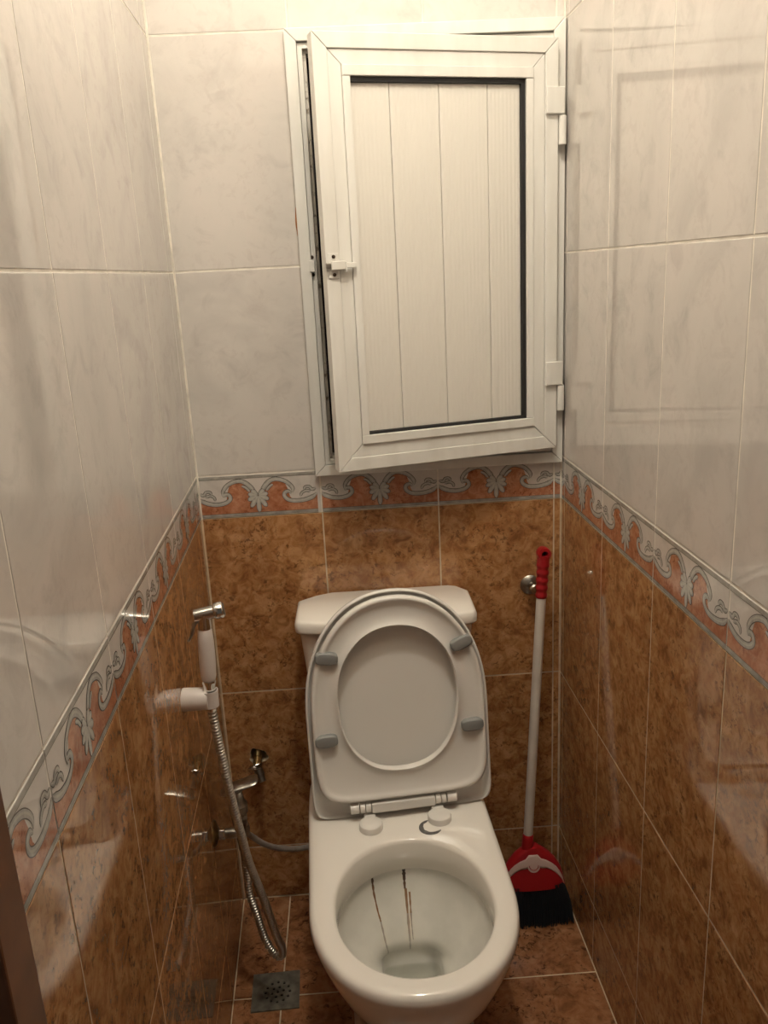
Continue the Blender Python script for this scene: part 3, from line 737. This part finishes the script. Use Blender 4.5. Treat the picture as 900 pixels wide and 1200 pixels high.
# broad flat lever pointing right and up
bm = bmesh.new()
c0 = Vector((.0535, -.002, .104)); 
secs = []
for t, wd, th in ((-.030, .010, .004), (-.020, .016, .006), (-.004, .0185, .008), (.012, .017, .0065), (.028, .0185, .0045), (.040, .017, .0035), (.045, .011, .0025)):
    d = Vector((.95, .20, .24)).normalized(); c = c0 + d*t; sd = Vector((-.12, .99, 0)).normalized(); nn = d.cross(sd).normalized()
    secs.append([c + sd*wd*math.cos(q)*1.05 + nn*th*math.sin(q) for q in [2*PI*k/16 for k in range(16)]])
loft(bm, secs); build('lever', bm, M['dull_chrome'], va, smooth=60)
bm = bmesh.new(); lathe(bm, [(0, .0095), (.016, .0095)], (.0535, .0115, .004), (.3, 1, -.3), 6); build('hex_nut', bm, M['chrome'], va, bevel=.001)
bm = bmesh.new()
fp = empty('supply_pipe', (vx, vy, vz), 0, 'grey flexible pipe running from the left wall valve behind the toilet', 'pipe')
pts = catmull([(p[0]-vx, p[1]-vy, p[2]-vz) for p in [(.0665, -.265, .398), (.066, -.235, .372), (.058, -.19, .325), (.054, -.14, .282), (.084, -.100, .222), (.127, -.060, .178), (.176, -.034, .161), (.215, -.028, .175), (.236, -.027, .23), (.240, -.027, .30), (.240, -.027, .394)]], 8)
pts = [p for p in pts]
tube(bm, pts, lambda i: .0062 + (.0004 if i % 2 else 0), 12); build('pipe_body', bm, M['grey_hose'], fp, smooth=60)

# ------------------------------------------------------------------ stub pipe in the broken hole
sb = empty('pipe_stub', (HOLE[0], 0, HOLE[1]), 0, 'capped pipe stub with tilted chrome cover in a broken hole in the back wall', 'pipe')
dd = Vector((-.03, -1, -.33)).normalized(); o0 = Vector((.001, .048, .021))
bm = bmesh.new(); lathe(bm, [(0, .0105), (.060, .0105), (.062, .0085), (.084, .0085)], o0, dd, 18); build('pipe_body', bm, M['brass'], sb, smooth=40)
fo = o0 + dd * .080; fd = Vector((.33, -.52, -.79)).normalized()
bm = bmesh.new(); lathe(bm, [(0, .0235), (.0016, .0240), (.005, .019), (.009, .012), (.011, .0115)], fo, fd, 28); build('cover_plate', bm, M['chrome'], sb, smooth=40)
bm = bmesh.new(); lathe(bm, [(0, .0100), (.014, .0100), (.018, .0085), (.030, .0080), (.031, .006)], fo + fd*.009, fd, 18); build('end_cap', bm, M['dull_chrome'], sb, smooth=40)

# ------------------------------------------------------------------ chrome stop valve behind the broom grip
sv = empty('stop_valve', (.706, 0, .772), 0, 'round chrome stop valve on the back wall behind the red broom grip', 'valve')
bm = bmesh.new(); lathe(bm, [(.0006, .0225), (.002, .0225), (.006, .018), (.009, .011), (.010, .0095)], (0, 0, 0), (0, -1, 0), 30); build('escutcheon', bm, M['dull_chrome'], sv, smooth=40)
bm = bmesh.new(); lathe(bm, [(.009, .0095), (.020, .0095), (.022, .0115), (.032, .0115), (.035, .009)], (0, 0, 0), (0.12, -1, 0), 20); build('valve_stem', bm, M['dull_chrome'], sv, smooth=35)

# ------------------------------------------------------------------ broom
GT = Vector((.7195, -.072, .874)); GB = Vector((.6745, -.1150, .195))
br = empty('broom', (GB.x, GB.y, 0), 0, 'long handled broom with red grip and red head leaning in the right corner', 'broom')
o = Vector((GB.x, GB.y, 0)); gt = GT - o; gb = GB - o; ax = (gt - gb).normalized(); ln = (gt - gb).length
GL = .102
bm = bmesh.new(); cyl(bm, gb - ax*.008, gb + ax*(ln-GL+.006), .0105, n=20); build('pole', bm, M['pole'], br, smooth=40)
bm = bmesh.new(); prof = []
nn = 40
for i in range(nn + 1):
    t = i/nn; h = ln - GL + t*(GL-.010); r = .0120 + .0016*t + (.0010*math.sin(t*PI*11) if t < .8 else 0)
    prof.append((h, r))
prof = [(ln-GL-.001, .0112)] + prof
lathe(bm, prof, gb, ax, 22)
# rounded eye at the top
ex = gb + ax*(ln-.006); fd = Vector((.1, -1, 0)).normalized(); n = 24; rings = []
sd = ax.cross(fd).normalized()
for r, d in ((.0140, -.009), (.0148, -.004), (.0148, .004), (.0140, .009), (.0072, .0095), (.0055, 0), (.0072, -.0095)):
    rings.append([ex + fd*d + (sd*math.cos(2*PI*k/n) + ax*math.sin(2*PI*k/n))*r for k in range(n)])
loft(bm, rings, loop=True)
gr = build('grip', bm, M['red'], br, smooth=45)
bm = bmesh.new(); lathe(bm, [(0, .0060), (.0004, .0058)], ex - fd*.0005, fd, 18); build('grip_eye', bm, M['dark'], gr)
# neck socket
bm = bmesh.new(); lathe(bm, [(-.030, .0165), (-.016, .0135), (.0, .0128), (.016, .0122), (.018, .0112)], gb, ax, 20); build('neck', bm, M['red'], br, smooth=40)
# fan shaped head shell: faces the camera, lower edge z ~.055
hc0 = Vector((gb.x - .001, gb.y, 0)); face = Vector((.0, -1, .0))
def headring(z, hw, ht, cx, cy, n=40):
    out = []
    for k in range(n):
        t = 2*PI*k/n; c, s = math.cos(t), math.sin(t)
        out.append((cx + hw*math.copysign(abs(c)**(2/2.6), c), cy + ht*math.copysign(abs(s)**(2/2.6), s), z))
    return out
bm = bmesh.new()
hz = [(.184, .014, .013), (.176, .026, .015), (.166, .040, .017), (.150, .054, .0195), (.130, .0655, .022), (.112, .0705, .0235), (.098, .0735, .0245), (.090, .0745, .0250)]
loft(bm, [headring(z, a, b, gb.x + .008, gb.y - .002 - (.184-z)*.12) for z, a, b in hz])
hd_ = build('head', bm, M['red'], br, smooth=50)
# winged emblem: follows the front of the shell
def head_y(x, z):
    for (za, aa, ba), (zb, ab, bb2) in zip(hz, hz[1:]):
        if zb <= z <= za:
            f = (za - z)/(za - zb); a = aa + (ab-aa)*f; b = ba + (bb2-ba)*f
            u = min(.999, abs(x)/a); return gb.y - .002 - (.184-z)*.12 - b*(1 - u**2.6)**(1/2.6)
    return gb.y - .03
wing = [(0, .172, .1480), (.010, .172, .146), (.018, .163, .142), (.030, .158, .141), (.042, .150, .134), (.052, .140, .125), (.060, .128, .115), (.067, .112, .104), (.0705, .096, .093)]
for name in ('emblem',):
    bm = bmesh.new(); A = []
    full = [(-x, a, b) for x, a, b in wing[::-1]] + wing[1:]
    for x, za, zb in full:
        row = []
        for q in range(5):
            z = za + (zb-za)*q/4; row.append((gb.x + .008 + x, head_y(x, min(z, .1835)) - .0016, z))
        A.append(row)
    loft(bm, A, cap0=False, cap1=False, closed=False)
    emb = build('emblem', bm, M['pink'], hd_, smooth=60)
    md = emb.modifiers.new('s', 'SOLIDIFY'); md.thickness = .0016
bm = bmesh.new(); A = []
for rr in (.0, .006, .0115, .0145):
    A.append([(gb.x + .008 + rr*math.cos(2*PI*k/22), head_y(rr*math.cos(2*PI*k/22), .148 + rr*math.sin(2*PI*k/22)) - .0022, .148 + rr*math.sin(2*PI*k/22)) for k in range(22)])
loft(bm, A, cap0=False, cap1=False); build('emblem_disc', bm, M['pink'], hd_, smooth=60)
bm = bmesh.new()
tube(bm, [(gb.x + .008 + .0105*math.cos(t), head_y(.0105*math.cos(t), .150 + .0105*math.sin(t)) - .0026, .150 + .0105*math.sin(t)) for t in [PI + PI*k/12 for k in range(13)]], .0008, 6)
build('emblem_line', bm, M['red'], hd_, smooth=60)
# bristles: individual thick filaments, one stuff part
bm = bmesh.new(); rnd = random.Random(8)
cx0 = gb.x + .008; cy0 = gb.y - .015
for i in range(1500):
    u = rnd.uniform(-1, 1); vv = rnd.uniform(-1, 1)
    p0 = Vector((cx0 + u*.069, cy0 + vv*.020, .098)); 
    fl_ = Vector((cx0 + u*.086 + rnd.uniform(-.004, .004), cy0 + vv*.034 - .004 + rnd.uniform(-.004, .004), rnd.uniform(.001, .006) + .006*abs(u)**4))
    lim = WID + SR*-fl_.y - .004
    fl_.x = min(fl_.x, lim)
    mid = p0.lerp(fl_, .5) + Vector((u*.004, 0, 0))
    mid.x = min(mid.x, lim)
    r = .0012
    tube(bm, [p0, mid, fl_], r, 3)
tag(build('bristles', bm, M['bristle'], br, smooth=None), kind='stuff')

# ------------------------------------------------------------------ floor drain
fd_ = empty('floor_drain', (.0995, -.288, 0), math.radians(2.0), 'square dull metal floor drain cover with small holes in the left corner', 'drain')
bm = bmesh.new(); bx(bm, (-.05, -.049, .0002), (.05, .049, .0030))
dr = build('drain_plate', bm, M['drain'], fd_)
cb = bmesh.new(); hp = []
for r_i, n_i in ((.0, 1), (.0125, 6), (.0255, 12)):
    for k in range(n_i):
        t = 2*PI*k/n_i + r_i*20
        cyl(cb, (r_i*math.cos(t)+.004, r_i*math.sin(t)-.004, -.01), (r_i*math.cos(t)+.004, r_i*math.sin(t)-.004, .01), .0033, n=10)
cu = build('cutter', cb, M['dark'], fd_)
cut(dr, [cu])
bm = bmesh.new(); lathe(bm, [(0, .038), (.0004, .038)], (.004, -.004, .0001), (0, 0, 1), 24); build('drain_well', bm, M['dark'], fd_)
